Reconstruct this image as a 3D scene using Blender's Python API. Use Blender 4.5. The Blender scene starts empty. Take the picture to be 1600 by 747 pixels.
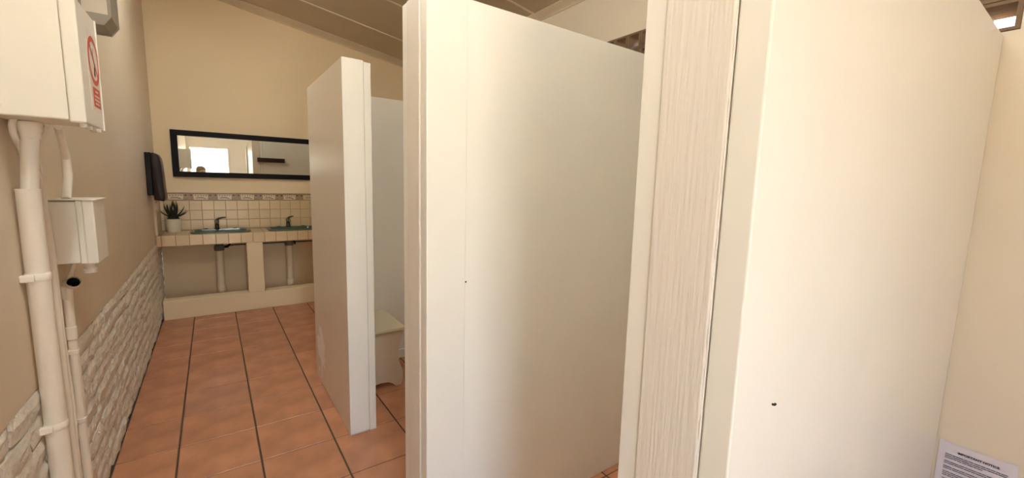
import bpy, bmesh, math, random
import numpy as np
from mathutils import Vector, Matrix

S = bpy.context.scene
COL = S.collection
rnd = random.Random(7)

# ------------------------------------------------------------------ camera
CH = 1.4                                   # camera height in metres
FPX, YAW, PIT, ROLL = 658.73, 0.61792, 0.1287, -0.02596


def cam_axes():
    f = np.array([math.sin(YAW) * math.cos(PIT), math.cos(YAW) * math.cos(PIT), -math.sin(PIT)])
    r0 = np.array([math.cos(YAW), -math.sin(YAW), 0])
    d0 = np.cross(f, r0)
    return math.cos(ROLL) * r0 + math.sin(ROLL) * d0, -math.sin(ROLL) * r0 + math.cos(ROLL) * d0, f


AX_R, AX_D, AX_F = cam_axes()


def ray(px, py):
    return (px - 800) * AX_R + (py - 373.5) * AX_D + FPX * AX_F


def on_x(px, py, X):                       # the point where a pixel's ray meets the plane x = X
    d = ray(px, py); t = X / d[0]
    return Vector((X, d[1] * t, CH + d[2] * t))


def on_y(px, py, Y):
    d = ray(px, py); t = Y / d[1]
    return Vector((d[0] * t, Y, CH + d[2] * t))


cam = bpy.data.cameras.new('camera')
cam.sensor_width = 36; cam.lens = FPX / 1600 * 36; cam.clip_start = 0.01
camo = bpy.data.objects.new('camera', cam); COL.objects.link(camo)
m = Matrix.Identity(4)
for i in range(3):
    m[i][0] = AX_R[i]; m[i][1] = -AX_D[i]; m[i][2] = -AX_F[i]
m[2][3] = CH
camo.matrix_world = m
S.camera = camo

# ------------------------------------------------------------------ light
W = bpy.data.worlds.new('world'); S.world = W; W.use_nodes = True
nt = W.node_tree; bg = nt.nodes['Background']
sky = nt.nodes.new('ShaderNodeTexSky'); sky.sky_type = 'NISHITA'
sky.sun_disc = False; sky.sun_elevation = math.radians(52); sky.sun_rotation = math.radians(70)
sky.air_density = 1.0; sky.dust_density = 2.5; sky.ozone_density = 1.0
nt.links.new(sky.outputs[0], bg.inputs[0]); bg.inputs[1].default_value = 0.25

sun = bpy.data.lights.new('sun', 'SUN'); sun.energy = 7.0; sun.angle = 0.01; sun.color = (1.0, 0.93, 0.80)
suno = bpy.data.objects.new('sun', sun); COL.objects.link(suno)
suno.rotation_euler = Vector((-0.52, -0.10, -0.85)).to_track_quat('-Z', 'Y').to_euler()

port = bpy.data.lights.new('doorway_portal', 'AREA'); port.shape = 'RECTANGLE'   # sampling guide at the doorway, gives no light
port.size = 0.83; port.size_y = 2.10; port.cycles.is_portal = True
porto = bpy.data.objects.new('doorway_portal', port); COL.objects.link(porto)
porto.location = (-0.015, -1.62, 1.05); porto.rotation_euler = (math.radians(90), 0, 0)

vs = S.view_settings
vs.view_transform = 'Standard'; vs.look = 'None'; vs.gamma = 1.0; vs.use_curve_mapping = False
vs.exposure = 3.5
S.cycles.max_bounces = 14; S.cycles.diffuse_bounces = 10; S.cycles.glossy_bounces = 5

# ------------------------------------------------------------------ room measures
XL, XR, YF, YN = -0.46, 2.46, 5.60, -1.60
SX = -0.1625                               # ceiling slope


def ceil_z(x): return 3.30 + SX * x


# ------------------------------------------------------------------ materials
def newmat(name):
    mt = bpy.data.materials.new(name); mt.use_nodes = True
    n = mt.node_tree; return mt, n, n.nodes['Principled BSDF']


def mat(name, col, rough=0.5, metal=0.0, var=0.0, vscale=4.0, bump=0.0, bscale=40.0, stretch=(1, 1, 1),
        rand=0.0, spec=0.5, emit=None, coat=0.0, var_col=None):
    mt, n, b = newmat(name); L = n.links
    b.inputs['Base Color'].default_value = (*col, 1); b.inputs['Roughness'].default_value = rough
    b.inputs['Metallic'].default_value = metal; b.inputs['Specular IOR Level'].default_value = spec
    b.inputs['Coat Weight'].default_value = coat
    tc = n.nodes.new('ShaderNodeTexCoord'); mp = n.nodes.new('ShaderNodeMapping')
    mp.inputs['Scale'].default_value = stretch; L.new(tc.outputs['Object'], mp.inputs[0])
    src = None
    if var > 0:
        t = n.nodes.new('ShaderNodeTexNoise'); t.inputs['Scale'].default_value = vscale; t.inputs['Detail'].default_value = 5
        L.new(mp.outputs[0], t.inputs[0])
        r = n.nodes.new('ShaderNodeValToRGB'); r.color_ramp.elements[0].position = 0.3; r.color_ramp.elements[1].position = 0.7
        d = var_col or tuple(c * (1 - var) for c in col)
        r.color_ramp.elements[0].color = (*d, 1); r.color_ramp.elements[1].color = (*col, 1)
        L.new(t.outputs[0], r.inputs[0]); src = r.outputs[0]
    if rand > 0:
        oi = n.nodes.new('ShaderNodeObjectInfo'); hs = n.nodes.new('ShaderNodeHueSaturation')
        mr = n.nodes.new('ShaderNodeMapRange'); mr.inputs[3].default_value = 1 - rand; mr.inputs[4].default_value = 1 + rand
        L.new(oi.outputs['Random'], mr.inputs[0]); L.new(mr.outputs[0], hs.inputs['Value'])
        if src: L.new(src, hs.inputs['Color'])
        else: hs.inputs['Color'].default_value = (*col, 1)
        src = hs.outputs[0]
    if src: L.new(src, b.inputs['Base Color'])
    if bump > 0:
        t = n.nodes.new('ShaderNodeTexNoise'); t.inputs['Scale'].default_value = bscale; t.inputs['Detail'].default_value = 6
        L.new(mp.outputs[0], t.inputs[0])
        bp = n.nodes.new('ShaderNodeBump'); bp.inputs['Strength'].default_value = bump; bp.inputs['Distance'].default_value = 0.01
        L.new(t.outputs[0], bp.inputs['Height']); L.new(bp.outputs[0], b.inputs['Normal'])
    if emit:
        b.inputs['Emission Color'].default_value = (*emit, 1); b.inputs['Emission Strength'].default_value = 1
    return mt


M = {}
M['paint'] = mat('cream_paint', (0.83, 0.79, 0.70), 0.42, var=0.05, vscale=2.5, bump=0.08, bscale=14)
M['gloss'] = mat('cream_gloss_board', (0.83, 0.82, 0.765), 0.30, var=0.03, vscale=3, bump=0.05, bscale=9)
M['farwall'] = mat('far_wall_paint', (0.85, 0.71, 0.48), 0.55, var=0.05, vscale=2, bump=0.08, bscale=20)
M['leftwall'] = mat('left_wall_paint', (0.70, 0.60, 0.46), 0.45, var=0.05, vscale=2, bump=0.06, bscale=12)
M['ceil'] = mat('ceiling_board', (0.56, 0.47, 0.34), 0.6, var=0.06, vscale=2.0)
M['strip'] = mat('ceiling_strip', (0.80, 0.72, 0.58), 0.5)
M['cornice'] = mat('cornice_paint', (0.66, 0.56, 0.41), 0.5, var=0.1, vscale=6)
M['brick'] = mat('painted_brick', (0.76, 0.71, 0.62), 0.38, var=0.12, vscale=18, bump=0.9, bscale=55)
M['mortar'] = mat('painted_mortar', (0.60, 0.55, 0.46), 0.5, var=0.25, vscale=25, bump=0.9, bscale=30)
M['tile'] = mat('terracotta', (0.58, 0.27, 0.15), 0.36, var=0.36, vscale=6, bump=0.06, bscale=10, rand=0.09)
M['grout'] = mat('dark_grout', (0.085, 0.065, 0.045), 0.85, var=0.3, vscale=30)
M['grain'] = mat('painted_timber', (0.77, 0.73, 0.67), 0.45, var=0.04, vscale=3, bump=0.22, bscale=120, stretch=(1, 1, 0.06))
M['wtile'] = mat('cream_tile', (0.72, 0.56, 0.34), 0.22, var=0.10, vscale=9, bump=0.03, bscale=20, rand=0.07)
M['wgrout'] = mat('tile_grout', (0.42, 0.30, 0.17), 0.8)
M['border'] = mat('border_tile', (0.42, 0.29, 0.18), 0.3, var=0.3, vscale=40)
M['plaque'] = mat('border_plaque', (0.74, 0.62, 0.42), 0.25)
M['darkmark'] = mat('border_mark', (0.05, 0.03, 0.025), 0.4)
M['black'] = mat('black_frame', (0.006, 0.006, 0.007), 0.45, spec=0.15)
M['teal'] = mat('green_glaze', (0.085, 0.125, 0.09), 0.2, var=0.15, vscale=8)
M['chrome'] = mat('dark_chrome', (0.20, 0.20, 0.20), 0.18, metal=1.0)
M['steel'] = mat('grey_metal', (0.33, 0.31, 0.27), 0.45, metal=0.5)
M['greypl'] = mat('grey_plastic', (0.16, 0.14, 0.11), 0.5)
M['pvc'] = mat('white_pvc', (0.74, 0.65, 0.50), 0.35, var=0.06, vscale=10)
M['pvcpaint'] = mat('painted_conduit', (0.88, 0.83, 0.73), 0.30, var=0.05, vscale=8, bump=0.12, bscale=30)
M['enamel'] = mat('cream_enamel', (0.82, 0.79, 0.70), 0.34, var=0.02, vscale=5, bump=0.03, bscale=12)
M['hole'] = mat('dark_hole', (0.02, 0.015, 0.01), 0.8)
M['smoke'] = mat('smoked_plastic', (0.022, 0.013, 0.010), 0.3, var=0.2, vscale=6, spec=0.2)
M['blackpl'] = mat('black_plastic', (0.006, 0.006, 0.006), 0.3, spec=0.2)
M['pot'] = mat('white_pot', (0.78, 0.72, 0.60), 0.35)
M['soil'] = mat('dark_soil', (0.022, 0.014, 0.011), 0.9, bump=0.8, bscale=60)
M['leaf'] = mat('dark_leaf', (0.016, 0.022, 0.013), 0.42, var=0.3, vscale=14)
M['red'] = mat('sign_red', (0.62, 0.06, 0.035), 0.4)
M['signwhite'] = mat('sign_white', (0.78, 0.73, 0.66), 0.35)
M['ink'] = mat('ink', (0.015, 0.014, 0.018), 0.5)
M['paper'] = mat('laminated_paper', (0.74, 0.72, 0.80), 0.12, bump=0.12, bscale=7)
M['rack'] = mat('dark_timber', (0.035, 0.017, 0.012), 0.4, var=0.4, vscale=8, stretch=(1, 8, 8))
M['diffuser'] = mat('lamp_diffuser', (0.70, 0.66, 0.58), 0.4)
M['vent'] = mat('brown_vent_block', (0.22, 0.145, 0.085), 0.75, var=0.2, vscale=20, bump=0.2, bscale=40)
M['stool'] = mat('stool_paint', (0.70, 0.61, 0.50), 0.42, var=0.05, vscale=6, bump=0.1, bscale=25)
M['stooltop'] = mat('stool_top_paint', (0.74, 0.70, 0.55), 0.36, var=0.05, vscale=6)
M['paving'] = mat('pale_paving', (0.55, 0.47, 0.36), 0.8, var=0.25, vscale=1.5)
M['skin'] = mat('skin', (0.50, 0.30, 0.21), 0.5)
M['shirt'] = mat('shirt', (0.17, 0.19, 0.15), 0.8)
M['trouser'] = mat('trousers', (0.04, 0.045, 0.06), 0.8)
M['shoe'] = mat('shoe', (0.03, 0.025, 0.02), 0.6)
M['hair'] = mat('hair', (0.16, 0.11, 0.06), 0.6, bump=0.6, bscale=80, stretch=(1, 1, .2))

# mirror glass
mt, n, b = newmat('mirror_glass'); b.inputs['Base Color'].default_value = (0.86, 0.87, 0.83, 1)
b.inputs['Metallic'].default_value = 1; b.inputs['Roughness'].default_value = 0.01; M['mirror'] = mt

# worktop: cream tiles too flat to tell apart from the eye's height
mt, n, b = newmat('worktop_tiles')
tc = n.nodes.new('ShaderNodeTexCoord'); bt = n.nodes.new('ShaderNodeTexBrick'); bt.offset = 0
bt.inputs['Color1'].default_value = (0.60, 0.47, 0.31, 1); bt.inputs['Color2'].default_value = (0.55, 0.43, 0.28, 1)
bt.inputs['Mortar'].default_value = (0.33, 0.24, 0.14, 1); bt.inputs['Scale'].default_value = 1
bt.inputs['Mortar Size'].default_value = 0.003; bt.inputs['Brick Width'].default_value = 0.106; bt.inputs['Row Height'].default_value = 0.106
n.links.new(tc.outputs['Object'], bt.inputs[0]); n.links.new(bt.outputs[0], b.inputs['Base Color'])
b.inputs['Roughness'].default_value = 0.25; M['worktop'] = mt

# partition paint with the rubbed white splash near the floor
mt, n, b = newmat('cream_board_with_splash'); L = n.links
b.inputs['Roughness'].default_value = 0.30
tc = n.nodes.new('ShaderNodeTexCoord')
mp = n.nodes.new('ShaderNodeMapping'); mp.inputs['Location'].default_value = (0, -2.99, -0.24); L.new(tc.outputs['Object'], mp.inputs[0])
mp2 = n.nodes.new('ShaderNodeMapping'); mp2.inputs['Scale'].default_value = (0.0, 4.2, 3.6); L.new(mp.outputs[0], mp2.inputs[0])
ln = n.nodes.new('ShaderNodeVectorMath'); ln.operation = 'LENGTH'; L.new(mp2.outputs[0], ln.inputs[0])
nz = n.nodes.new('ShaderNodeTexNoise'); nz.inputs['Scale'].default_value = 9; nz.inputs['Detail'].default_value = 3; L.new(tc.outputs['Object'], nz.inputs[0])
ad = n.nodes.new('ShaderNodeMath'); ad.operation = 'MULTIPLY_ADD'; ad.inputs[1].default_value = 1.3; L.new(nz.outputs[0], ad.inputs[0]); L.new(ln.outputs['Value'], ad.inputs[2])
rp = n.nodes.new('ShaderNodeValToRGB'); rp.color_ramp.elements[0].position = 0.93; rp.color_ramp.elements[1].position = 0.97
rp.color_ramp.elements[0].color = (0.95, 0.94, 0.92, 1); rp.color_ramp.elements[1].color = (0.72, 0.65, 0.55, 1)
dv = n.nodes.new('ShaderNodeMath'); dv.operation = 'MULTIPLY'; dv.inputs[1].default_value = 0.85; L.new(ad.outputs[0], dv.inputs[0])
L.new(dv.outputs[0], rp.inputs[0]); L.new(rp.outputs[0], b.inputs['Base Color']); M['splash'] = mt


# ------------------------------------------------------------------ helpers
class MB:
    def __init__(s): s.v = []; s.f = []; s.m = []

    def add(s, vs, fs, mi=0):
        o = len(s.v); s.v += [tuple(v) for v in vs]
        for f in fs: s.f.append(tuple(i + o for i in f)); s.m.append(mi)
        return s

    def box(s, x0, x1, y0, y1, z0, z1, mi=0):
        return s.add([(x0, y0, z0), (x1, y0, z0), (x1, y1, z0), (x0, y1, z0), (x0, y0, z1), (x1, y0, z1), (x1, y1, z1), (x0, y1, z1)],
                     [(0, 3, 2, 1), (4, 5, 6, 7), (0, 1, 5, 4), (1, 2, 6, 5), (2, 3, 7, 6), (3, 0, 4, 7)], mi)

    def prism(s, poly, axis, a0, a1, mi=0):          # polygon in the two other axes, pushed along axis
        def pt(u, w, a): return {'x': (a, u, w), 'y': (u, a, w), 'z': (u, w, a)}[axis]
        k = len(poly)
        vs = [pt(u, w, a0) for u, w in poly] + [pt(u, w, a1) for u, w in poly]
        fs = [tuple(range(k - 1, -1, -1)), tuple(range(k, 2 * k))] + [(i, (i + 1) % k, (i + 1) % k + k, i + k) for i in range(k)]
        return s.add(vs, fs, mi)

    def tube(s, pts, r, seg=14, mi=0, cap=True):
        pts = [Vector(p) for p in pts]; rs = r if isinstance(r, (list, tuple)) else [r] * len(pts)
        up = None; rings = []
        for i, p in enumerate(pts):
            t = (pts[min(i + 1, len(pts) - 1)] - pts[max(i - 1, 0)]).normalized()
            if up is None: up = t.orthogonal().normalized()
            else: up = (up - t * up.dot(t)).normalized()
            w = t.cross(up)
            rings.append([p + (up * math.cos(2 * math.pi * k / seg) + w * math.sin(2 * math.pi * k / seg)) * rs[i] for k in range(seg)])
        vs = [v for g in rings for v in g]; fs = []
        for i in range(len(rings) - 1):
            for k in range(seg):
                a = i * seg + k; c = i * seg + (k + 1) % seg
                fs.append((a, c, c + seg, a + seg))
        if cap: fs += [tuple(range(seg - 1, -1, -1)), tuple((len(rings) - 1) * seg + k for k in range(seg))]
        return s.add(vs, fs, mi)

    def lathe(s, prof, c=(0, 0, 0), seg=24, mi=0):   # prof: (radius, z)
        vs = []; fs = []
        for r, z in prof:
            for k in range(seg):
                a = 2 * math.pi * k / seg; vs.append((c[0] + r * math.cos(a), c[1] + r * math.sin(a), c[2] + z))
        for i in range(len(prof) - 1):
            for k in range(seg):
                a = i * seg + k; d = i * seg + (k + 1) % seg
                fs.append((a, d, d + seg, a + seg))
        fs += [tuple(range(seg - 1, -1, -1)), tuple((len(prof) - 1) * seg + k for k in range(seg))]
        return s.add(vs, fs, mi)

    def mesh(s, name, mats, bevel=0.0, smooth=False, bseg=2):
        me = bpy.data.meshes.new(name); me.from_pydata(s.v, [], s.f)
        for x in (mats if isinstance(mats, (list, tuple)) else [mats]): me.materials.append(M[x])
        for p, i in zip(me.polygons, s.m): p.material_index = i
        bm = bmesh.new(); bm.from_mesh(me)
        bmesh.ops.recalc_face_normals(bm, faces=bm.faces)
        if bevel > 0:
            es = [e for e in bm.edges if len(e.link_faces) == 2 and e.calc_face_angle(0) > 0.6]
            bmesh.ops.bevel(bm, geom=es, offset=bevel, segments=bseg, affect='EDGES', profile=0.5)
        bm.to_mesh(me); bm.free()
        if smooth:
            for p in me.polygons: p.use_smooth = True
            me.set_sharp_from_angle(angle=math.radians(40))
        return me

    def obj(s, name, mats, parent=None, bevel=0.0, smooth=False, loc=None, bseg=2):
        return link(name, s.mesh(name, mats, bevel, smooth, bseg), parent, loc)


def link(name, me, parent=None, loc=None):
    o = bpy.data.objects.new(name, me); COL.objects.link(o)
    if parent: o.parent = parent
    if loc is not None: o.location = loc
    return o


def tag(o, label, cat, group=None):
    o['label'] = label; o['category'] = cat
    if group: o['group'] = group
    return o


def thing(name, label, cat, group=None, loc=(0, 0, 0)):
    o = bpy.data.objects.new(name, None); COL.objects.link(o); o.location = loc
    o.empty_display_size = 0.05
    return tag(o, label, cat, group)


def struct(o, label=None):
    o['kind'] = 'structure'
    if label: o['label'] = label
    return o


def chamfer_tile(lx, ly, t, c=0.003, jit=0.0):       # slab lying in xy, top edges chamfered, top at z = t
    b = MB(); j = lambda: rnd.uniform(-jit, jit)
    lo = [(-lx / 2, -ly / 2), (lx / 2, -ly / 2), (lx / 2, ly / 2), (-lx / 2, ly / 2)]
    vs = [(x + j(), y + j(), 0) for x, y in lo] + [(x + j(), y + j(), t - c) for x, y in lo]
    vs += [(x - math.copysign(c, x) + j(), y - math.copysign(c, y) + j(), t + j()) for x, y in lo]
    fs = [(3, 2, 1, 0), (8, 9, 10, 11)]
    for k in range(4):
        q = (k + 1) % 4; fs += [(k, q, q + 4, k + 4), (k + 4, q + 4, q + 8, k + 8)]
    return b.add(vs, fs)


# ------------------------------------------------------------------ floor
floor = struct(MB().box(XL - .15, XR + .15, YN - .15, YF + .15, -0.10, -0.003).obj('floor', 'grout'), 'terracotta tiled floor with dark grout')
PX, PY = 0.3425, 0.343
xs = [0.1316 + PX * k for k in range(-2, 8)]; ys = [2.2925 + PY * k for k in range(-12, 11)]
cache = {}
for i in range(len(xs) - 1):
    for j in range(len(ys) - 1):
        a, c = max(xs[i] + .004, XL + .004), min(xs[i + 1] - .004, XR - .003)
        d, e = max(ys[j] + .0025, YN), min(ys[j + 1] - .0025, YF - .01)
        if c - a < .03 or e - d < .03: continue
        k = (round(c - a, 3), round(e - d, 3))
        if k not in cache: cache[k] = chamfer_tile(c - a, e - d, 0.012, 0.003).mesh('floor_tile', 'tile')
        link('floor_tile', cache[k], floor, ((a + c) / 2, (d + e) / 2, -0.012))

ground = struct(MB().box(-25, 25, -40, YN - .15, -0.3, -0.05).obj('ground', 'paving'), 'sunlit pale paving outside the doorway')

# ------------------------------------------------------------------ walls
wl = MB()
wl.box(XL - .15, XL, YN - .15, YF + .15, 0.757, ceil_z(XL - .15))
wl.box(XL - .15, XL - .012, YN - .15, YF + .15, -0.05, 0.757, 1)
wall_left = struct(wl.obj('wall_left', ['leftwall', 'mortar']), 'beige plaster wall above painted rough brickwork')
brk = []
for v in range(9):
    vs = []; fs = []; ny, nz = 6, 4
    for i in range(ny):
        for j in range(nz):
            u, w = i / (ny - 1) - .5, j / (nz - 1) - .5
            edge = i in (0, ny - 1) or j in (0, nz - 1)
            vs.append(((.0135 if edge else .0200) + rnd.uniform(-.0034, .0034), u * .231 * (1 if edge else .97) + rnd.uniform(-.004, .004), w * .073 * (1 if edge else 1.08) + rnd.uniform(-.003, .003)))
    for i in range(ny - 1):
        for j in range(nz - 1): q = i * nz + j; fs.append((q, q + nz, q + nz + 1, q + 1))
    rim = [i * nz for i in range(ny)] + [(ny - 1) * nz + j for j in range(1, nz)] + [i * nz + nz - 1 for i in range(ny - 2, -1, -1)] + [j for j in range(nz - 2, 0, -1)]
    k0 = len(vs); vs += [(0, vs[q][1], vs[q][2]) for q in rim]
    for q in range(len(rim)): z = (q + 1) % len(rim); fs.append((rim[q], k0 + q, k0 + z, rim[z]))
    brk.append(MB().add(vs, fs).mesh('brick', 'brick'))
for c in range(10):
    off = 0.118 if c % 2 else 0.0
    y = YN + .02 - off
    while y < YF:
        o = link('brick', rnd.choice(brk), wall_left, (XL - .0165 + rnd.uniform(-.003, .0035), y + .117, 0.0375 + c * 0.0755 + rnd.uniform(-.003, .003)))
        o.rotation_euler = (rnd.uniform(-.02, .02), rnd.uniform(-.05, .05), rnd.uniform(-.012, .03))
        if y < YN or y + .23 > YF - .0:
            o.scale.y = 0.45; o.location.y = YN + .06 if y < YN else YF - .06
        y += 0.234

far = MB().prism([(XL, -.05), (XR, -.05), (XR, ceil_z(XR)), (XL, ceil_z(XL))], 'y', YF, YF + .15)
wall_far = struct(far.obj('wall_far', 'farwall'), 'cream far wall above the tiled washbasin counter')

VY0, VY1, VZ0, VZ1 = 0.268, 5.443, 2.016, 2.470
wr = MB(); HT = ceil_z(XR)
wr.box(XR, XR + .15, YN - .15, YF + .15, -.05, VZ0).box(XR, XR + .15, YN - .15, YF + .15, VZ1, HT)
wr.box(XR, XR + .15, YN - .15, VY0, VZ0, VZ1).box(XR, XR + .15, VY1, YF + .15, VZ0, VZ1)
M['rightwall'] = mat('right_wall_paint', (0.76, 0.69, 0.56), 0.5, var=0.05, vscale=2, bump=0.08, bscale=14)
wall_right = struct(wr.obj('wall_right', 'rightwall'), 'cream side wall with a row of brown ventilation blocks high up')
bw, bh, hw = 0.115, 0.1135, 0.0425
vb = MB(); ring = []
for xx, sc in ((-.006, 1.0), (0.04, 0.86), (0.15, 0.74)):
    for (u, w) in ((-1, -1), (1, -1), (1, 1), (-1, 1)): ring.append((xx, u * hw * sc, w * hw * sc))
out = [(xx, u * (bw / 2 - .0015), w * (bh / 2 - .0015)) for xx in (-.006, .15) for (u, w) in ((-1, -1), (1, -1), (1, 1), (-1, 1))]
fs = []
for k in range(4):
    q = (k + 1) % 4
    fs += [(k, q, q + 4, k + 4), (k + 4, q + 4, q + 8, k + 8), (12 + k, 12 + q, q, k), (16 + k, 8 + k, 8 + q, 16 + q), (12 + k, 16 + k, 16 + q, 12 + q)]
vme = vb.add(ring + out, fs).mesh('vent_block', 'vent')
for i in range(45):
    for j in range(4):
        link('vent_block', vme, wall_right, (XR, VY0 + bw * (i + .5), VZ0 + bh * (j + .5)))

DX0, DX1, DZ = -0.43, 0.40, 2.12
wn = MB()
wn.prism([(XL, -.05), (DX0, -.05), (DX0, ceil_z(DX0)), (XL, ceil_z(XL))], 'y', YN - .15, YN)
wn.prism([(DX1, -.05), (XR, -.05), (XR, ceil_z(XR)), (DX1, ceil_z(DX1))], 'y', YN - .15, YN)
wn.prism([(DX0, DZ), (DX1, DZ), (DX1, ceil_z(DX1)), (DX0, ceil_z(DX0))], 'y', YN - .15, YN)
wall_near = struct(wn.obj('wall_near', 'paint'), 'cream entrance wall around the open doorway')
door = struct(MB().box(DX0 + .001, DX0 + .04, YN - .155, YN + .012, 0, DZ - .001).obj('door_1', 'grain', bevel=.003), 'painted timber frame of the open doorway')
MB().box(DX1 - .04, DX1 - .001, YN - .155, YN + .012, 0, DZ - .001).obj('jamb', 'grain', door, bevel=.003)
MB().box(DX0 + .04, DX1 - .04, YN - .155, YN + .012, DZ - .04, DZ - .001).obj('lintel', 'grain', door, bevel=.003)

# ------------------------------------------------------------------ ceiling
def slab(x0, x1, y0, y1, t0, t1, mb=None):           # sloped slab, t above the ceiling plane
    mb = mb or MB()
    return mb.prism([(x0, ceil_z(x0) + t0), (x1, ceil_z(x1) + t0), (x1, ceil_z(x1) + t1), (x0, ceil_z(x0) + t1)], 'y', y0, y1)


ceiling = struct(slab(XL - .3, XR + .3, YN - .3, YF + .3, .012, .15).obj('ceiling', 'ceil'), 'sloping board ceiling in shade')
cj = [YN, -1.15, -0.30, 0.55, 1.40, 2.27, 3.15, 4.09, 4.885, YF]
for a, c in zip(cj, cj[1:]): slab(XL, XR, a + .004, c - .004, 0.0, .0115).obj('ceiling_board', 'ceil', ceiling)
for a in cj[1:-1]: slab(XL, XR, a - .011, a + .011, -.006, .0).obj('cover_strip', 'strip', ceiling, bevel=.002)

def cornice(name, prof, pts):                        # prof: (out from wall, down from ceiling)
    return None
prof = [(0, 0), (.085, 0), (.085, -.008), (.072, -.014), (.030, -.036), (.014, -.048), (.014, -.058), (0, -.058)]
cf = MB()
vs = [(x, YF - u, ceil_z(x) + w) for x in (XL, XR) for u, w in prof]; k = len(prof)
cf.add(vs, [tuple(range(k)), tuple(range(2 * k - 1, k - 1, -1))] + [(i, (i + 1) % k, (i + 1) % k + k, i + k) for i in range(k)])
struct(cf.obj('trim_1', 'cornice'), 'moulded cornice along the far wall')
cr = MB().prism([(XR - u * .55, ceil_z(XR - u * .55) + w) for u, w in prof], 'y', YN, YF - .09)
struct(cr.obj('trim_2', 'cornice'), 'moulded cornice along the right side wall')

# ------------------------------------------------------------------ cubicle partitions
def partition(x0, y0, thick, x1, label, stile, nail, timber_mat):
    a, b_, c = .048, thick - .048 - .042, .042       # near board, timber, far board
    t = thing('cubicle_partition', label, 'partition', loc=(x0, y0, 0))
    H = 2.0; Lx = x1 - x0
    MB().box(0.0, Lx, 0.003, a, 0, H).obj('face_board', 'gloss', t, bevel=.002)
    MB().box(-.002, stile, -.001, a - .001, 0, H + .0015).obj('edge_board', 'gloss', t, bevel=.003)
    MB().box(-.006, .06, a + .0015, a + b_ - .0008, 0, H).obj('end_timber', timber_mat, t, bevel=.004)
    MB().box(0.06, Lx, a, a + b_ + .001, 0.01, H - .003).obj('core', 'paint', t)
    MB().box(-.003, Lx, a + b_, thick, 0, H).obj('back_board', 'gloss', t, bevel=.002)
    caulk = MB(); z = 0.0; pts = []
    while z < H - .05:
        pts.append((-.0035 + rnd.uniform(-.0012, .0012), a + .0015 + rnd.uniform(-.0007, .0007), z)); z += .022
    caulk.tube(pts, [.0010 + rnd.uniform(-.0005, .0010) for _ in pts], 6)
    caulk.obj('paint_bead', 'grain', t)
    if nail:
        p = Vector(nail) - Vector((x0, y0, 0))
        MB().tube([(p.x, .004, p.z), (p.x, -.004, p.z + .001), (p.x, -.006, p.z + .004)], .0022, 8).obj('nail', 'hole', t)
    return t


n2 = on_y(727, 441, 1.29); n3 = on_y(1206, 632, .304)
partition(0.654, 0.304, 0.215, XR - .004, 'nearest bright white cubicle partition, its timber end post close to the viewer', 0.137, n3, 'grain')
partition(0.572, 1.290, 0.200, XR - .004, 'tall cream cubicle partition in the middle with a small nail', 0.146, n2, 'grain')

t = thing('cubicle_partition', 'narrow freestanding cream partition with a white paint splash near its foot', 'partition', loc=(0, 0, 0))
MB().box(0.551, 0.655, 2.262, 3.18, 0, 2.0).obj('wall_slab', 'splash', t, bevel=.003)
MB().box(0.550, 0.6545, 2.256, 2.263, 0.012, 2.001).obj('end_board', 'gloss', t, bevel=.002)
MB().box(0.657, 0.694, 2.262, 3.18, 0.0, 1.995).obj('side_board', 'gloss', t, bevel=.003)
p1 = thing('cubicle_back_panel', 'cream panel behind the small white stool, at the back of the cubicle', 'partition')
MB().box(0.696, XR - .004, 3.145, 3.18, 0, 2.0).obj('panel', 'gloss', p1, bevel=.003)
MB().box(0.696, XR - .004, 3.133, 3.1445, 0, 0.07).obj('skirting', 'gloss', p1, bevel=.003)

rk = MB().box(0.615, 1.007, 3.1815, 3.206, 1.656, 1.722).obj('coat_rack', 'rack', bevel=.004)
tag(rk, 'dark brown wooden rail on the panel, seen only in the mirror', 'rail')

# ------------------------------------------------------------------ stool
st = thing('stool', 'small cream wooden stool with scalloped end panel inside the cubicle', 'stool', loc=(0.865, 2.915, 0))
hw_ = 0.155
MB().box(-hw_ - .015, hw_ + .015, -.235, .215, .396, .416).obj('seat', 'stooltop', st, bevel=.004)
def side_prof():
    r = [(hw_, .396), (hw_ - .002, .355), (hw_ - .022, .30), (hw_ - .034, .245), (hw_ - .033, .19), (hw_ - .018, .14), (hw_ - .004, .105), (hw_ - .002, .05), (hw_ - .006, .015), (hw_ - .016, .0), (hw_ - .055, .0)]
    r += [(hw_ - .075, .02), (hw_ - .105, .036), (0.0, .042)]
    return r + [(-x, z) for x, z in reversed(r[:-1])]
for yy in (-.215, .175): MB().prism(side_prof(), 'y', yy, yy + .02).obj('end_panel', 'stool', st, bevel=.0015)
MB().box(-.010, .010, -.195, .175, .14, .26).obj('stretcher', 'stool', st)
for sx in (-1, 1): MB().tube([(sx * .128, -.2155, .372), (sx * .128, -.217, .372)], .005, 10).obj('screw', 'strip', st)

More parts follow.
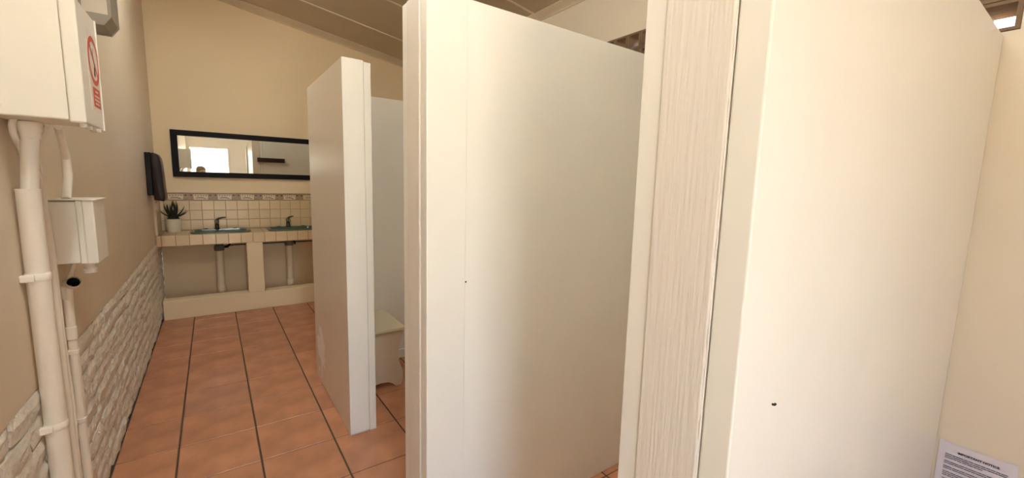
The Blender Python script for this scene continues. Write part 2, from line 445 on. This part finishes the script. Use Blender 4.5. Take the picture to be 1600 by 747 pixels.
# ------------------------------------------------------------------ washbasin counter
CY, CX1 = 5.152, 1.62
ct = thing('vanity_counter', 'tiled masonry washbasin counter along the far wall', 'counter')
SINKS = [(0.055, 5.375), (0.735, 5.375)]
SW, SD = 0.235, 0.140                                # half size of the cut-out
wt = MB(); xe = [XL + .002]
for cx, cy in SINKS: xe += [cx - SW, cx + SW]
xe.append(CX1)
for i in range(len(xe) - 1):
    if i % 2 == 0: wt.box(xe[i], xe[i + 1], CY + .012, YF - .014, .735, .830)
    else:
        wt.box(xe[i], xe[i + 1], CY + .012, SINKS[0][1] - SD, .735, .830); wt.box(xe[i], xe[i + 1], SINKS[0][1] + SD, YF - .014, .735, .830)
wt.obj('worktop', 'worktop', ct)
MB().box(XL + .002, CX1, CY + .004, CY + .0125, .722, .8295).obj('edge_bed', 'wgrout', ct)
eme = chamfer_tile(.102, .1035, .010, .003); eme.v = [(x, -z, y) for x, y, z in eme.v]; eme = eme.mesh('edge_tile', 'wtile')
x = -0.4215 - .106
while x < CX1 - .05:
    if x < XL:
        w = x + .106 - XL - .006
        o = link('edge_tile', eme, ct, (XL + .003 + w / 2, CY + .009, .7765)); o.scale.x = w / .102
    else: link('edge_tile', eme, ct, (x + .053, CY + .009, .7765))
    x += .1063
MB().box(XL + .012, CX1, CY, CY + .14, 0, .19).obj('plinth', 'farwall', ct, bevel=.006)
MB().box(.262, .410, CY + .002, CY + .14, .188, .735).obj('pillar', 'farwall', ct, bevel=.008)
MB().box(CX1 - .15, CX1, CY + .002, YF - .01, .188, .735).obj('pillar', 'farwall', ct, bevel=.008)

# splashback tiles belong to the far wall
sp0, sp1 = XL + .014, CX1
MB().box(XL + .001, sp1, YF - .013, YF - .0005, .830, 1.225).obj('tile_bed', 'wgrout', wall_far)
tme = chamfer_tile(.1015, .0995, .006, .002); tme.v = [(x, -z, y) for x, y, z in tme.v]; tme = tme.mesh('wall_tile', 'wtile')
TX = [-.206 + .1053 * k for k in range(-3, 18)]
for r, z in enumerate((.887, .991, 1.094)):
    for x in TX:
        if x < XL:
            w = x + .1053 - XL - .020
            if w > .02:
                o = link('wall_tile', tme, wall_far, (XL + .018 + w / 2, YF - .0115, z)); o.scale.x = w / .1015
        elif x + .1 < sp1: link('wall_tile', tme, wall_far, (x + .0527, YF - .0115, z))
bd = MB(); bd.box(-.1035, .1035, -.008, 0, -.032, .032, 0).box(-.062, .062, -.0095, -.007, -.027, .026, 1)
for dx in (-.082, .082): bd.box(dx - .008, dx + .008, -.0093, -.007, -.020, .004, 0).box(dx - .007, dx + .007, -.0098, -.007, .010, .024, 2)
for dx in (-.045, -.022, .002, .024, .046): bd.box(dx - .006, dx + .006, -.0102, -.008, .012, .019, 2)
for dx, dz, w in ((-.03, -.012, .018), (.012, -.010, .022), (.0, -.003, .020), (-.028, -.001, .010), (.035, -.016, .012)): bd.box(dx - w, dx + w, -.0102, -.008, dz - .0022, dz + .0022, 2)
bme = bd.mesh('border_tile', ['border', 'plaque', 'darkmark'])
for k in range(-1, 9):
    x = -.3135 + .2105 * k
    if x - .1 > XL and x + .1 < sp1: link('border_tile', bme, wall_far, (x, YF - .010, 1.183))
MB().box(XL + .001, sp1, YF - .022, YF - .0005, 1.216, 1.228).obj('tile_edging', 'border', wall_far, bevel=.003)
# side splash on the left wall
MB().box(XL, XL + .010, CY + .02, YF - .014, .8305, 1.235).obj('tile_bed', 'wgrout', wall_left)
sme = chamfer_tile(.1035, .1015, .006, .002); sme.v = [(z, x, y) for x, y, z in sme.v]; sme = sme.mesh('wall_tile', 'wtile')
for z in (.884, .988, 1.091, 1.184):
    for k in range(4):
        o = link('wall_tile', sme, wall_left, (XL + .008, 5.228 + .106 * k, z))
        if z > 1.15: o.scale.z = .72
MB().box(XL - .001, XL + .018, CY + .006, CY + .020, .832, 1.250).obj('tile_edging', 'strip', wall_left, bevel=.003)

# basins
def rrect(w, d, r, seg=6):
    pts = []
    for cx, cy, a0 in ((w - r, d - r, 0), (-w + r, d - r, 90), (-w + r, -d + r, 180), (w - r, -d + r, 270)):
        for k in range(seg + 1):
            a = math.radians(a0 + 90 * k / seg); pts.append((cx + r * math.cos(a), cy + r * math.sin(a)))
    return pts


def basin(cx, cy, label):
    t = thing('wash_basin', label, 'basin', 'green basins in the tiled counter', (cx, cy, .830))
    levels = [(SW + .022, SD + .040, .07, .0005), (SW + .022, SD + .040, .07, .010), (SW + .012, SD + .030, .06, .016), (SW - .010, SD + .004, .06, .014),
              (SW - .018, SD - .006, .06, -.004), (SW - .035, SD - .022, .06, -.06), (SW - .075, SD - .05, .05, -.105), (.03, .03, .029, -.112)]
    vs = []; fs = []
    for w, d, r, z in levels: vs += [(x, y, z) for x, y in rrect(w, d, r)]
    k = len(rrect(1, 1, .1))
    for i in range(len(levels) - 1):
        for j in range(k): a = i * k + j; c = i * k + (j + 1) % k; fs.append((a, c, c + k, a + k))
    fs.append(tuple((len(levels) - 1) * k + j for j in range(k)))
    bo = MB().add(vs, fs).obj('bowl', 'teal', t, smooth=True)
    MB().lathe([(.028, 0), (.028, .004), (.018, .005)], (0, 0, -.1125), 18).obj('drain_cap', 'chrome', t, smooth=True)
    for sx in (-.13, .13): MB().lathe([(.022, 0), (.020, .006), (.010, .008)], (sx, SD + .02, .014), 16).obj('tap_hole_cover', 'chrome', t, smooth=True)
    return t


basin(*SINKS[0], 'green washbasin set in the counter nearer the potted plant')
basin(*SINKS[1], 'green washbasin set in the counter beside the partition edge')


def tap(x, y, rot, label):
    t = thing('mixer_tap', label, 'tap', 'mixer taps behind the basins', (x, y, .8465))
    MB().lathe([(.027, 0), (.027, .006), (.021, .010), (.020, .06), (.023, .075), (.021, .09), (.010, .096)], seg=20).obj('body', 'chrome', t, smooth=True)
    MB().tube([(0, 0, .05), (0, -.04, .075), (0, -.09, .082), (0, -.115, .074), (0, -.118, .062)], [.016, .014, .012, .011, .010], 14).obj('spout', 'chrome', t, smooth=True)
    c, s_ = math.cos(rot), math.sin(rot)
    MB().tube([(0, 0, .092), (.02 * c, .02 * s_, .108), (.055 * c, .055 * s_, .118), (.085 * c, .085 * s_, .122)], [.014, .011, .008, .006], 12).obj('lever', 'chrome', t, smooth=True)


tap(0.022, 5.525, -0.3, 'dark chrome mixer tap nearer the potted plant, lever swung sideways')
tap(0.705, 5.525, -1.0, 'dark chrome mixer tap beside the partition edge')


def drain(x, top, label):
    t = thing('drain_pipe', label, 'pipe', 'drain pipes under the counter', (x, 5.40, 0))
    MB().lathe([(.042, 0), (.046, .01), (.046, .05), (.036, .06), (.036, .714 - top)], (0, 0, top), 20).obj('trap', 'greypl', t, smooth=True)
    MB().lathe([(.034, .0), (.034, top - .0)], seg=20).obj('waste_pipe', 'pvc', t, smooth=True)
    MB().lathe([(.034, 0), (.040, .004), (.040, .06), (.034, .064)], (0, 0, .185), 20).obj('coupling', 'pvc', t, smooth=True)


drain(0.028, .625, 'white waste pipe with grey trap under the basin nearer the plant')
drain(0.690, .640, 'white waste pipe with grey trap under the basin by the partition')
for i, (z, y, lab) in enumerate(((.700, 5.56, 'upper thin dark water pipe running under the counter'), (.655, 5.56, 'lower thin dark water pipe running under the counter'))):
    w = MB().tube([(.10 - .02 * i, y, z - .01), (.16, y, z), (CX1 - .16, y, z)], .008, 10).obj('water_pipe', 'greypl', smooth=True)
    tag(w, lab, 'pipe')
hs = MB().tube([(.065, 5.40, .66), (.10, 5.42, .655), (.13, 5.46, .69), (.17, 5.53, .70), (.20, 5.553, .72)], .011, 10).obj('supply_hose', 'blackpl', smooth=True)
tag(hs, 'black bent hose beside the trap under the left basin', 'hose')
hs = MB().tube([(.735, 5.42, .71), (.755, 5.44, .66), (.765, 5.50, .64)], .010, 10).obj('supply_hose', 'blackpl', smooth=True)
tag(hs, 'short black hose beside the trap under the right basin', 'hose')

# ------------------------------------------------------------------ mirror
mr = thing('wall_mirror', 'wide mirror in a flat black frame above the basins', 'mirror')
mx0, mx1, mz0, mz1, fw = -.321, 1.13, 1.390, 1.866, .056
MB().box(mx0 + .02, mx1 - .02, YF - .016, YF - .010, mz0 + .02, mz1 - .02).obj('glass', 'mirror', mr)
MB().box(mx0 + .01, mx1 - .01, YF - .010, YF - .0005, mz0 + .01, mz1 - .01).obj('backing', 'blackpl', mr)
for poly in ([(mx0, mz0), (mx1, mz0), (mx1 - fw, mz0 + fw), (mx0 + fw, mz0 + fw)], [(mx0, mz1), (mx0 + fw, mz1 - fw), (mx1 - fw, mz1 - fw), (mx1, mz1)],
             [(mx0, mz0), (mx0 + fw, mz0 + fw), (mx0 + fw, mz1 - fw), (mx0, mz1)], [(mx1, mz0), (mx1, mz1), (mx1 - fw, mz1 - fw), (mx1 - fw, mz0 + fw)]):
    MB().prism(poly, 'y', YF - .030, YF - .0165).obj('frame_rail', 'black', mr, bevel=.0015)

# ------------------------------------------------------------------ plant
pl = thing('potted_plant', 'spiky dark succulent in a white pot at the counter end', 'plant', loc=(-.338, 5.48, .8305))
MB().lathe([(.054, 0), (.056, .003), (.060, .045), (.0615, .05), (.063, .128), (.065, .132), (.060, .134), (.057, .120)], seg=28).obj('pot', 'pot', pl, smooth=True)
MB().lathe([(.0575, .119), (.050, .135), (.034, .165), (.024, .185), (.012, .195)], seg=20).obj('stem_base', 'soil', pl, smooth=True)
for k in range(30):
    a = k * 2.39996; el = math.radians(12 + 70 * ((k * .618) % 1)); ln_ = rnd.uniform(.118, .150)
    if k % 2: a = rnd.uniform(-.6, .6) + (math.pi if k % 4 == 1 else 0)
    lf = MB(); pts = []
    for i in range(6):
        u = i / 5; r = .012 + ln_ * u * math.cos(el + .35 * u); z = .150 + ln_ * u * math.sin(el) + .03 * u * u
        pts.append((r * math.cos(a), r * math.sin(a) * .85, z))
    for i in range(6): pts[i] = (max(pts[i][0], -.112), min(pts[i][1], .088), pts[i][2])
    lf.tube(pts, [.0065, .0075, .0068, .0055, .0038, .001], 6)
    lf.obj('leaf', 'leaf', pl, smooth=True)

# ------------------------------------------------------------------ dispenser
dp = thing('towel_dispenser', 'dark brown paper towel dispenser on the left wall above the plant', 'dispenser', loc=(XL, 4.80, 1.18))
MB().box(.001, .042, .0, .24, .045, .415).obj('housing', 'blackpl', dp, bevel=.006)
cp = [(.043, .005), (.112, -.008), (.118, .03), (.108, .30), (.100, .37), (.085, .402), (.060, .412), (.043, .410)]
MB().prism(cp, 'y', -.004, .245).obj('cover', 'smoke', dp, bevel=.006, smooth=True)
MB().box(.004, .040, -.002, .1, .4155, .4185).obj('top_highlight', 'signwhite', dp)  # pale sliver standing in for the glossy highlight on the housing top

# ------------------------------------------------------------------ electrics on the left wall
BX, BY0, BY1, BZ0, BZ1 = -.272, 1.65, 1.888, 1.537, 1.868
eb = thing('distribution_board', 'large cream metal electrical box with a no-flame sticker on the left wall', 'electrical box')
MB().box(XL + .0005, BX - .034, BY0 + .004, BY1 - .004, BZ0 + .006, BZ1 - .006).obj('body', 'enamel', eb, bevel=.004)
MB().box(BX - .033, BX, BY0, BY1, BZ0, BZ1).obj('lid', 'enamel', eb, bevel=.004)
MB().box(BX - .004, BX + .003, BY1 - .008, BY1, BZ0 - .001, BZ1 + .001).obj('lid_rim', 'enamel', eb, bevel=.0015)
for yy in (BY0 + .03, BY0 + .10, BY0 + .15, BY0 + .19): MB().tube([(BX - .012, yy, BZ0 + .001), (BX - .012, yy, BZ0 - .010)], .008 + .004 * (yy > 1.8), 10).obj('bottom_catch', 'enamel', eb, smooth=True)
MB().tube([(XL + .03, BY0 + .0045, BZ0 + .03), (XL + .03, BY0 + .0025, BZ0 + .03)], .004, 8).obj('screw', 'strip', eb)
# sticker (flat print on the lid): ring, bar, match, red caption plate
sx = BX + .0006; _r = on_x(145.5, 96, BX); sy, sz = _r.y, _r.z
stk = MB().box(BX, sx, max(sy - .075, BY0 + .006), sy + .072, max(sz - .150, BZ0 + .01), sz + .084).obj('warning_sticker', 'signwhite', eb)
rg = MB(); N = 40; ro, ri = .071, .056
vs = []
for k in range(N):
    a = 2 * math.pi * k / N
    for r in (ri, ro):
        vs += [(sx, sy + r * math.cos(a), sz + r * math.sin(a)), (sx + .0006, sy + r * math.cos(a), sz + r * math.sin(a))]
fs = []
for k in range(N):
    a, c = 4 * k, 4 * ((k + 1) % N); fs += [(a + 1, a + 3, c + 3, c + 1), (a, a + 1, c + 1, c), (a + 2, c + 2, c + 3, a + 3)]
rg.add(vs, fs)
d = .0045 / math.sqrt(2); e = .045
rg.prism([(sy - e - d, sz + e - d), (sy - e + d, sz + e + d), (sy + e + d, sz - e + d), (sy + e - d, sz - e - d)], 'x', sx, sx + .0006)
rg.obj('prohibition_ring', 'red', stk)
mk = MB().prism([(sy + .002, sz - .042), (sy + .008, sz - .042), (sy + .010, sz - .012), (sy + .004, sz - .010)], 'x', sx, sx + .0008)
mk.prism([(sy - .006, sz - .040), (sy + .002, sz - .046), (sy + .006, sz - .030), (sy - .001, sz - .018)], 'x', sx, sx + .0008)
mk.prism([(sy + .006, sz - .012), (sy + .009, sz - .012), (sy - .010, sz + .026), (sy - .013, sz + .024)], 'x', sx, sx + .0008)
mk.obj('match_symbol', 'ink', stk)
fl = MB().prism([(sy - .016, sz + .022), (sy - .004, sz + .016), (sy + .004, sz + .028), (sy - .006, sz + .044), (sy - .008, sz + .032), (sy - .018, sz + .038)], 'x', sx, sx + .0005)
fl.obj('flame_symbol', 'ceil', stk)
cpn = MB().box(sx, sx + .0006, sy - .045, sy + .045, sz - .136, sz - .079).obj('caption_plate', 'red', stk)
ln_ = MB()
for zz, w in ((-.090, .018), (-.104, .032), (-.115, .034), (-.126, .028)):
    y0_ = sy - w
    while y0_ < sy + w: ln_.box(sx + .0005, sx + .0009, y0_, min(y0_ + .011, sy + w), sz + zz - .0025, sz + zz + .0025); y0_ += .014
ln_.obj('caption_lines', 'signwhite', stk)

# main conduit
mc = thing('conduit', 'thick cream painted conduit pipe dropping to the floor below the large box', 'pipe')
PYc = 1.787; PXc = XL + .030
MB().lathe([(.0255, 0), (.0255, 1.345), (.0265, 1.348), (.0265, 1.352), (.0205, 1.352)], (PXc, PYc, 0.0), 28).obj('lower_pipe', 'pvcpaint', mc, smooth=True)
_c = on_x(49, 200, -.40); _k = 1.80 / _c.y; UX = -.40 * _k - .004; UZ = BZ0 - .0   # the upper length leans out to the box entry
MB().tube([(PXc + .003, PYc + .001, 1.345), (UX, 1.80, 1.512)], .0185, 24).obj('upper_pipe', 'pvcpaint', mc, smooth=True)
MB().lathe([(.0195, 0), (.022, .006), (.022, .018), (.026, .024), (.027, .040), (.024, .048)], (UX, 1.80, UZ - .044), 24).obj('collar', 'pvcpaint', mc, smooth=True)
for zz in (1.085, .62):
    MB().lathe([(.0262, 0), (.0275, .003), (.0275, .020), (.0262, .023)], (PXc, PYc, zz), 24).obj('saddle_band', 'pvcpaint', mc, smooth=True)
    MB().box(XL, PXc, PYc - .036, PYc - .018, zz + .001, zz + .022).obj('saddle_foot', 'pvcpaint', mc, bevel=.003)

# small switch box
ib = thing('isolator_box', 'small cream switch box on the left wall below the large one', 'electrical box')
IX, IY0, IY1, IZ0, IZ1 = -.346, 2.070, 2.254, 1.080, 1.306
MB().box(XL + .0005, IX - .046, IY0 + .004, IY1 - .004, IZ0 + .004, IZ1 - .004).obj('body', 'enamel', ib, bevel=.004)
MB().box(IX - .046, IX - .030, IY0 + .001, IY1 - .001, IZ0 + .001, IZ1 - .001).obj('lid_lip', 'enamel', ib, bevel=.003)
MB().box(IX - .030, IX, IY0, IY1, IZ0, IZ1).obj('lid', 'enamel', ib, bevel=.004)
MB().box(XL + .001, IX + .008, IY0 - .004, IY1 + .01, IZ1, IZ1 + .003).obj('rain_flap', 'enamel', ib)

lk = MB(); lk.tube([(-.372, 1.868, BZ0 + .002)] + [on_x(*q, -.412) for q in ((96, 218),)] + [on_x(*q, -.422) for q in ((103, 247), (106, 275))] + [Vector((-.425, 2.14, IZ1 + .004))], [.010, .010, .0125, .0135, .0135], 14)
tag(lk.obj('conduit', 'pvcpaint', smooth=True), 'short slanted cream conduit linking the large box to the switch box', 'pipe')

lc = thing('conduit', 'thin cream conduit with saddle clips below the small switch box', 'pipe')
QX, QY = XL + .016, 2.115
MB().lathe([(.0125, 0), (.0125, .99)], (QX, QY, 0), 18).obj('pipe', 'pvcpaint', lc, smooth=True)
for zz, r, hh in ((.80, .0155, .05), (.95, .015, .05)): MB().lathe([(.0125, 0), (r, .003), (r, hh - .003), (.0125, hh)], (QX, QY, zz), 18).obj('coupling', 'pvcpaint', lc, smooth=True)
for zz in (.745, .48):
    MB().lathe([(.0128, 0), (.0150, .002), (.0150, .016), (.0128, .018)], (QX, QY, zz), 18).obj('saddle_clip', 'pvcpaint', lc, smooth=True)
    MB().box(XL, XL + .008, QY - .034, QY + .034, zz + .001, zz + .017).obj('saddle_foot', 'pvcpaint', lc, bevel=.002)
# open elbow stub under the switch box, mouth towards the room
el = MB(); e0 = on_x(113, 441, -.417); pts = [(QX + .002, QY, .985), (QX + .004, QY - .004, 1.005), (e0.x - .004, e0.y + .020, e0.z - .012), (e0.x + .003, e0.y, e0.z)]
el.tube(pts, [.0135, .015, .0175, .0185], 18, cap=False); el.tube([Vector(p) for p in pts], [.011, .0125, .015, .016], 18, 1, cap=False)
el.tube([pts[3], (pts[3][0] + .002, pts[3][1] - .005, pts[3][2] + .003)], [.0190, .0190], 18, cap=False)
tag(el.obj('conduit_elbow', ['pvcpaint', 'hole'], smooth=True), 'open cream conduit elbow with a dark mouth just below the switch box', 'pipe')
nip = MB().lathe([(.020, 0), (.020, .016), (.014, .018), (.014, .05)], (-.385, 2.15, 1.037), 16)
tag(nip.obj('cable_gland', 'pvcpaint', smooth=True), 'cream cable gland in the underside of the switch box', 'fitting')

def cable(pts, r, label):
    # smooth the path with a Catmull-Rom pass
    P = [Vector(p) for p in pts]; q = []
    for i in range(len(P) - 1):
        p0, p1_, p2, p3 = P[max(i - 1, 0)], P[i], P[i + 1], P[min(i + 2, len(P) - 1)]
        for s_ in range(6):
            u = s_ / 6
            q.append(.5 * ((2 * p1_) + (p2 - p0) * u + (2 * p0 - 5 * p1_ + 4 * p2 - p3) * u * u + (3 * p1_ - p0 - 3 * p2 + p3) * u ** 3))
    q.append(P[-1])
    return tag(MB().tube(q, r, 10).obj('cable', 'pvcpaint', smooth=True), label, 'cable', 'cream cables on the left wall')


wx = XL + .009
cable([on_x(24, 180, -.435)] + [on_x(*q, -.441) for q in ((19, 192), (20, 206), (25, 219))] + [on_x(32, 234, wx), on_x(40, 252, wx)], .0075, 'short cream cable looping beside the top collar of the thick pipe')
cable([(-.41, 1.835, BZ0 + .001), (-.425, 1.865, 1.50), (wx + .001, 1.93, 1.44), (wx + .001, 1.975, 1.38), (wx + .001, 1.990, 1.30), (wx + .001, 2.008, 1.10), (wx + .001, 2.012, .80), (wx + .001, 2.020, .55), (wx + .001, 2.020, .25), (wx + .001, 2.020, 0.0)], .0090, 'cream cable hugging the thick pipe down to the floor')
cable([(-.39, 1.845, BZ0 + .001), (-.415, 1.885, 1.50), (wx + .004, 1.975, 1.455), (wx, 2.010, 1.40), (wx, 2.022, 1.30), (wx, 2.044, 1.08), (wx, 2.048, .86), (wx, 2.060, .70), (wx, 2.070, .58), (wx, 2.058, .42), (wx, 2.058, .20), (wx, 2.058, 0.0)], .0062, 'thinner cream cable between the thick pipe and the switch box')
cable([(-.42, 2.17, IZ0 + .01), (-.44, 2.175, 1.04), (wx, 2.175, .98), (wx, 2.165, .80), (wx, 2.165, .4), (wx, 2.165, 0)], .0065, 'cream cable running down right beside the thin conduit')
cable([(-.43, 2.195, IZ0 + .01), (-.445, 2.20, 1.03), (wx, 2.195, .96), (wx, 2.188, .80), (wx, 2.196, .62), (wx, 2.19, .3), (wx, 2.19, 0)], .006, 'outermost cream cable beside the rough brickwork')

# wall lamp
wlmp = thing('wall_lamp', 'grey box-shaped wall lamp behind the large electrical box', 'lamp', loc=(XL, 2.86, 2.10))
MB().prism([(.0, .0), (.082, .0), (.112, .045), (.112, .20), (0, .20)], 'y', .0, .012).obj('end_frame', 'steel', wlmp, bevel=.002)
MB().prism([(.0, .0), (.082, .0), (.112, .045), (.112, .20), (0, .20)], 'y', .20, .212).obj('end_frame', 'steel', wlmp, bevel=.002)
MB().prism([(.004, .004), (.080, .004), (.108, .047), (.108, .196), (.004, .196)], 'y', .012, .20).obj('diffuser', 'steel', wlmp)
MB().box(.010, .098, -.002, .0, .05, .185).obj('end_panel', 'diffuser', wlmp)

# unseen ceiling battens, added as fill where doorway daylight is too weak
M['tube'] = mat('added_lamp_tube', (0.9, 0.85, 0.75), 0.4)
_b = M['tube'].node_tree.nodes['Principled BSDF']
_b.inputs['Emission Color'].default_value = (0.98, 1.0, 0.95, 1); _b.inputs['Emission Strength'].default_value = 7.2
for LX, LY, half, lab in ((0.28, 0.65, .60, 'long white batten added as unseen fill light over the entrance end of the passage'), (-0.05, 3.70, .36, 'shorter white batten added as unseen fill light over the passage before the basins')):
    cl = thing('added_fill_lamp', lab, 'lamp', 'added ceiling fill lamps', (LX, LY, ceil_z(LX) - .012))
    MB().box(-.05, .05, -half - .03, half + .03, -.045, 0).obj('housing', 'enamel', cl, bevel=.005)
    MB().prism([(-.042, -.0455), (.042, -.0455), (.042, -.062), (.026, -.080), (-.026, -.080), (-.042, -.062)], 'y', -half, half).obj('diffuser', 'tube', cl)
    for yy in (-half - .0155, half + .0155): MB().box(-.045, .045, yy - .0145, yy + .0145, -.084, -.0455).obj('end_cap', 'enamel', cl, bevel=.003)

# ------------------------------------------------------------------ notice
nt_ = thing('notice_sheet', 'white laminated important-notice sheet low on the right wall', 'notice', loc=(XR - .001, .296, .385))
nw, nh = .216, .30                                   # local: -y reads to the right, -z down, -x out of the wall
sh = MB(); vs = []; fs = []
for i in range(13):
    for j in range(9):
        u = i / 12; vs.append((-.0015 - .006 * math.sin(u * 9) ** 2 * (1 - j / 8) * .6, -nw * u, -nh * j / 8 - .006 * math.sin(u * 3.1)))
K = len(vs); vs += [(x - .0008, y, z) for x, y, z in vs]
for i in range(12):
    for j in range(8):
        a = i * 9 + j; fs += [(a, a + 1, a + 10, a + 9), (K + a, K + a + 9, K + a + 10, K + a + 1)]
sh.add(vs, fs).obj('sheet', 'paper', nt_, smooth=True)


def text_mesh(txt, size):
    cu = bpy.data.curves.new('txt', 'FONT'); cu.body = txt; cu.size = size; cu.align_x = 'CENTER'; cu.extrude = .0003; cu.offset = .0004
    o = bpy.data.objects.new('txt', cu); COL.objects.link(o)
    me = bpy.data.meshes.new_from_object(o.evaluated_get(bpy.context.evaluated_depsgraph_get()))
    bpy.data.objects.remove(o); return me


tm = text_mesh('IMPORTANT NOTICE', .0120); tm.materials.clear(); tm.materials.append(M['ink'])
R_ = Matrix(((0, 0, -1, -.0075), (-1, 0, 0, -.113), (0, 1, 0, -.040), (0, 0, 0, 1)))
tm.transform(R_); link('title', tm, nt_)
tx = MB(); z = -.054
for para in ((1, 1, .62), (1, .95), (.97, .6), (.9, 1, .4), (1, .7), (.95, 1, .8), (1, .5), (.9, .6), (1, 1, .3)):
    for w in para:
        y = .022
        while y < .022 + .172 * w:
            q = min(rnd.uniform(.006, .026), .022 + .172 * w - y)
            tx.box(-.0080, -.0072, -y - q, -y, z - .0014, z + .0010); y += q + .0016
        z -= .0078
    z -= .0075
tx.obj('text_lines', 'ink', nt_)

# ------------------------------------------------------------------ photographer (only the head shows, in the mirror)
def person():
    fw_ = Vector((AX_F[0], AX_F[1], 0)).normalized(); rt = Vector((fw_.y, -fw_.x, 0))
    B = Vector((-.185, -.47, 0))

    def P(r, f, z): return B + rt * r + fw_ * f + Vector((0, 0, z))
    V = []; Ed = []; Rr = []

    def add(p, r, par=None):
        V.append(p); Rr.append(r if isinstance(r, tuple) else (r, r))
        if par is not None: Ed.append((par, len(V) - 1))
        return len(V) - 1
    pel = add(P(0, 0, .86), (.15, .11))
    w = add(P(0, 0, 1.0), (.135, .10), pel); ch = add(P(0, .01, 1.18), (.155, .105), w)
    sh_ = add(P(0, 0, 1.31), (.11, .075), ch); nk = add(P(0, .01, 1.375), .052, sh_)
    h1 = add(P(0, .03, 1.425), (.058, .065), nk); h2 = add(P(0, .025, 1.50), (.072, .088), h1); h3 = add(P(0, .01, 1.565), (.066, .078), h2); add(P(0, .005, 1.598), (.035, .045), h3)
    add(P(0, .112, 1.488), .012, h2)
    phone_c = Vector((0, 0, CH)) - Vector(AX_F) * .012
    rr = Vector(AX_R); dd = Vector(AX_D); ff = Vector(AX_F)
    for s_ in (-1, 1):
        hp = add(P(s_ * .09, 0, .82), (.09, .095), pel); kn = add(P(s_ * .10, .02, .46), (.058, .06), hp); an = add(P(s_ * .105, -.02, .09), (.038, .042), kn)
        he = add(P(s_ * .11, -.02, .045), (.04, .042), an); add(P(s_ * .125, .13, .03), (.042, .028), he)
        so = add(P(s_ * .165, 0, 1.29), (.06, .058), sh_)
        hand = phone_c + rr * s_ * .092 + dd * .03 - ff * .03
        elb = (P(s_ * .23, .10, 1.07) + hand * 0)
        eb_ = add(elb, (.042, .042), so); wr_ = add(elb.lerp(hand, .80), (.026, .022), eb_)
        pm = add(hand, (.034, .02), wr_)
        for k, (o, ln2) in enumerate(((-.030, .062), (-.010, .070), (.010, .066), (.028, .052))):
            a = add(hand + dd * (o - .012) + ff * .012 - rr * s_ * .004, .0095, pm)
            b2 = add(hand + dd * (o - .020) + ff * .034 - rr * s_ * .010, .0085, a)
            add(hand + dd * (o - .024) + ff * .036 - rr * s_ * (ln2 - .034), .0075, b2)
        th = add(hand - rr * s_ * .014 + dd * .016 - ff * .008, .0115, pm); add(hand - rr * s_ * .040 - dd * .008 - ff * .001, .0095, th)
    me = bpy.data.meshes.new('person'); me.from_pydata([tuple(v) for v in V], Ed, [])
    o = bpy.data.objects.new('person', me); COL.objects.link(o)
    sk = o.modifiers.new('skin', 'SKIN'); sk.use_smooth_shade = True
    for i, r in enumerate(Rr):
        me.skin_vertices[0].data[i].radius = r; me.skin_vertices[0].data[i].use_root = (i == 0)
    sb = o.modifiers.new('sub', 'SUBSURF'); sb.levels = 2; sb.render_levels = 2
    nm = bpy.data.meshes.new_from_object(o.evaluated_get(bpy.context.evaluated_depsgraph_get()))
    o.modifiers.clear(); o.data = nm; nm.name = 'person'
    nm.materials.clear()
    for k in ('skin', 'shirt', 'trouser', 'shoe'): nm.materials.append(M[k])
    for p in nm.polygons:
        p.use_smooth = True; c = p.center; dist = (Vector((c.x, c.y, 0)) - B).length
        p.material_index = 3 if c.z < .075 else 2 if c.z < .90 and dist < .3 else 1 if (c.z < 1.36 and dist < .31 and c.z > .9) else 0
    tag(o, 'person taking the photograph, seen only in the mirror before the bright doorway', 'person')
    hr = MB(); c0 = P(0, .005, 1.535)
    prof_ = [(.086, -.05), (.090, -.01), (.088, .03), (.074, .062), (.045, .084), (.012, .092)]
    vs = []
    for r, z in prof_:
        for k in range(20):
            a = 2 * math.pi * k / 20; back = -math.sin(a)
            zz = z - (.03 * max(back, 0) if z < 0 else 0) + (.055 * max(-back, 0) if z < 0 else 0)
            vs.append(c0 + rt * r * .92 * math.cos(a) + fw_ * (r * 1.08 * math.sin(a)) + Vector((0, 0, zz)))
    fs = [(i * 20 + k, i * 20 + (k + 1) % 20, (i + 1) * 20 + (k + 1) % 20, (i + 1) * 20 + k) for i in range(5) for k in range(20)] + [tuple(100 + k for k in range(20))]
    hr.add(vs, fs).obj('hair', 'hair', o, smooth=True)
    for s_ in (-1, 1):
        q = P(s_ * .030, .100, 1.508); MB().lathe([(.002, -.008), (.008, -.005), (.0095, 0), (.008, .005), (.002, .008)], tuple(q), 12).obj('eye', 'ink', o, smooth=True)
        q = P(s_ * .074, .015, 1.49); MB().lathe([(.006, -.03), (.013, -.01), (.015, .012), (.008, .03)], tuple(q), 12).obj('ear', 'skin', o, smooth=True)
    q = P(0, .100, 1.447); MB().tube([q - rt * .022, q + fw_ * .005, q + rt * .022], [.003, .006, .003], 8).obj('mouth', 'red', o, smooth=True)
    ph = MB(); 
    vs = [phone_c + rr * a * .078 + dd * b_ * .037 + ff * c_ * .004 for a in (-1, 1) for b_ in (-1, 1) for c_ in (-1, 1)]
    ph.add(vs, [(0, 1, 3, 2), (4, 6, 7, 5), (0, 4, 5, 1), (2, 3, 7, 6), (0, 2, 6, 4), (1, 5, 7, 3)])
    tag(ph.obj('phone', 'blackpl', bevel=.002), 'black phone held up in the hands of the person', 'phone')


person()
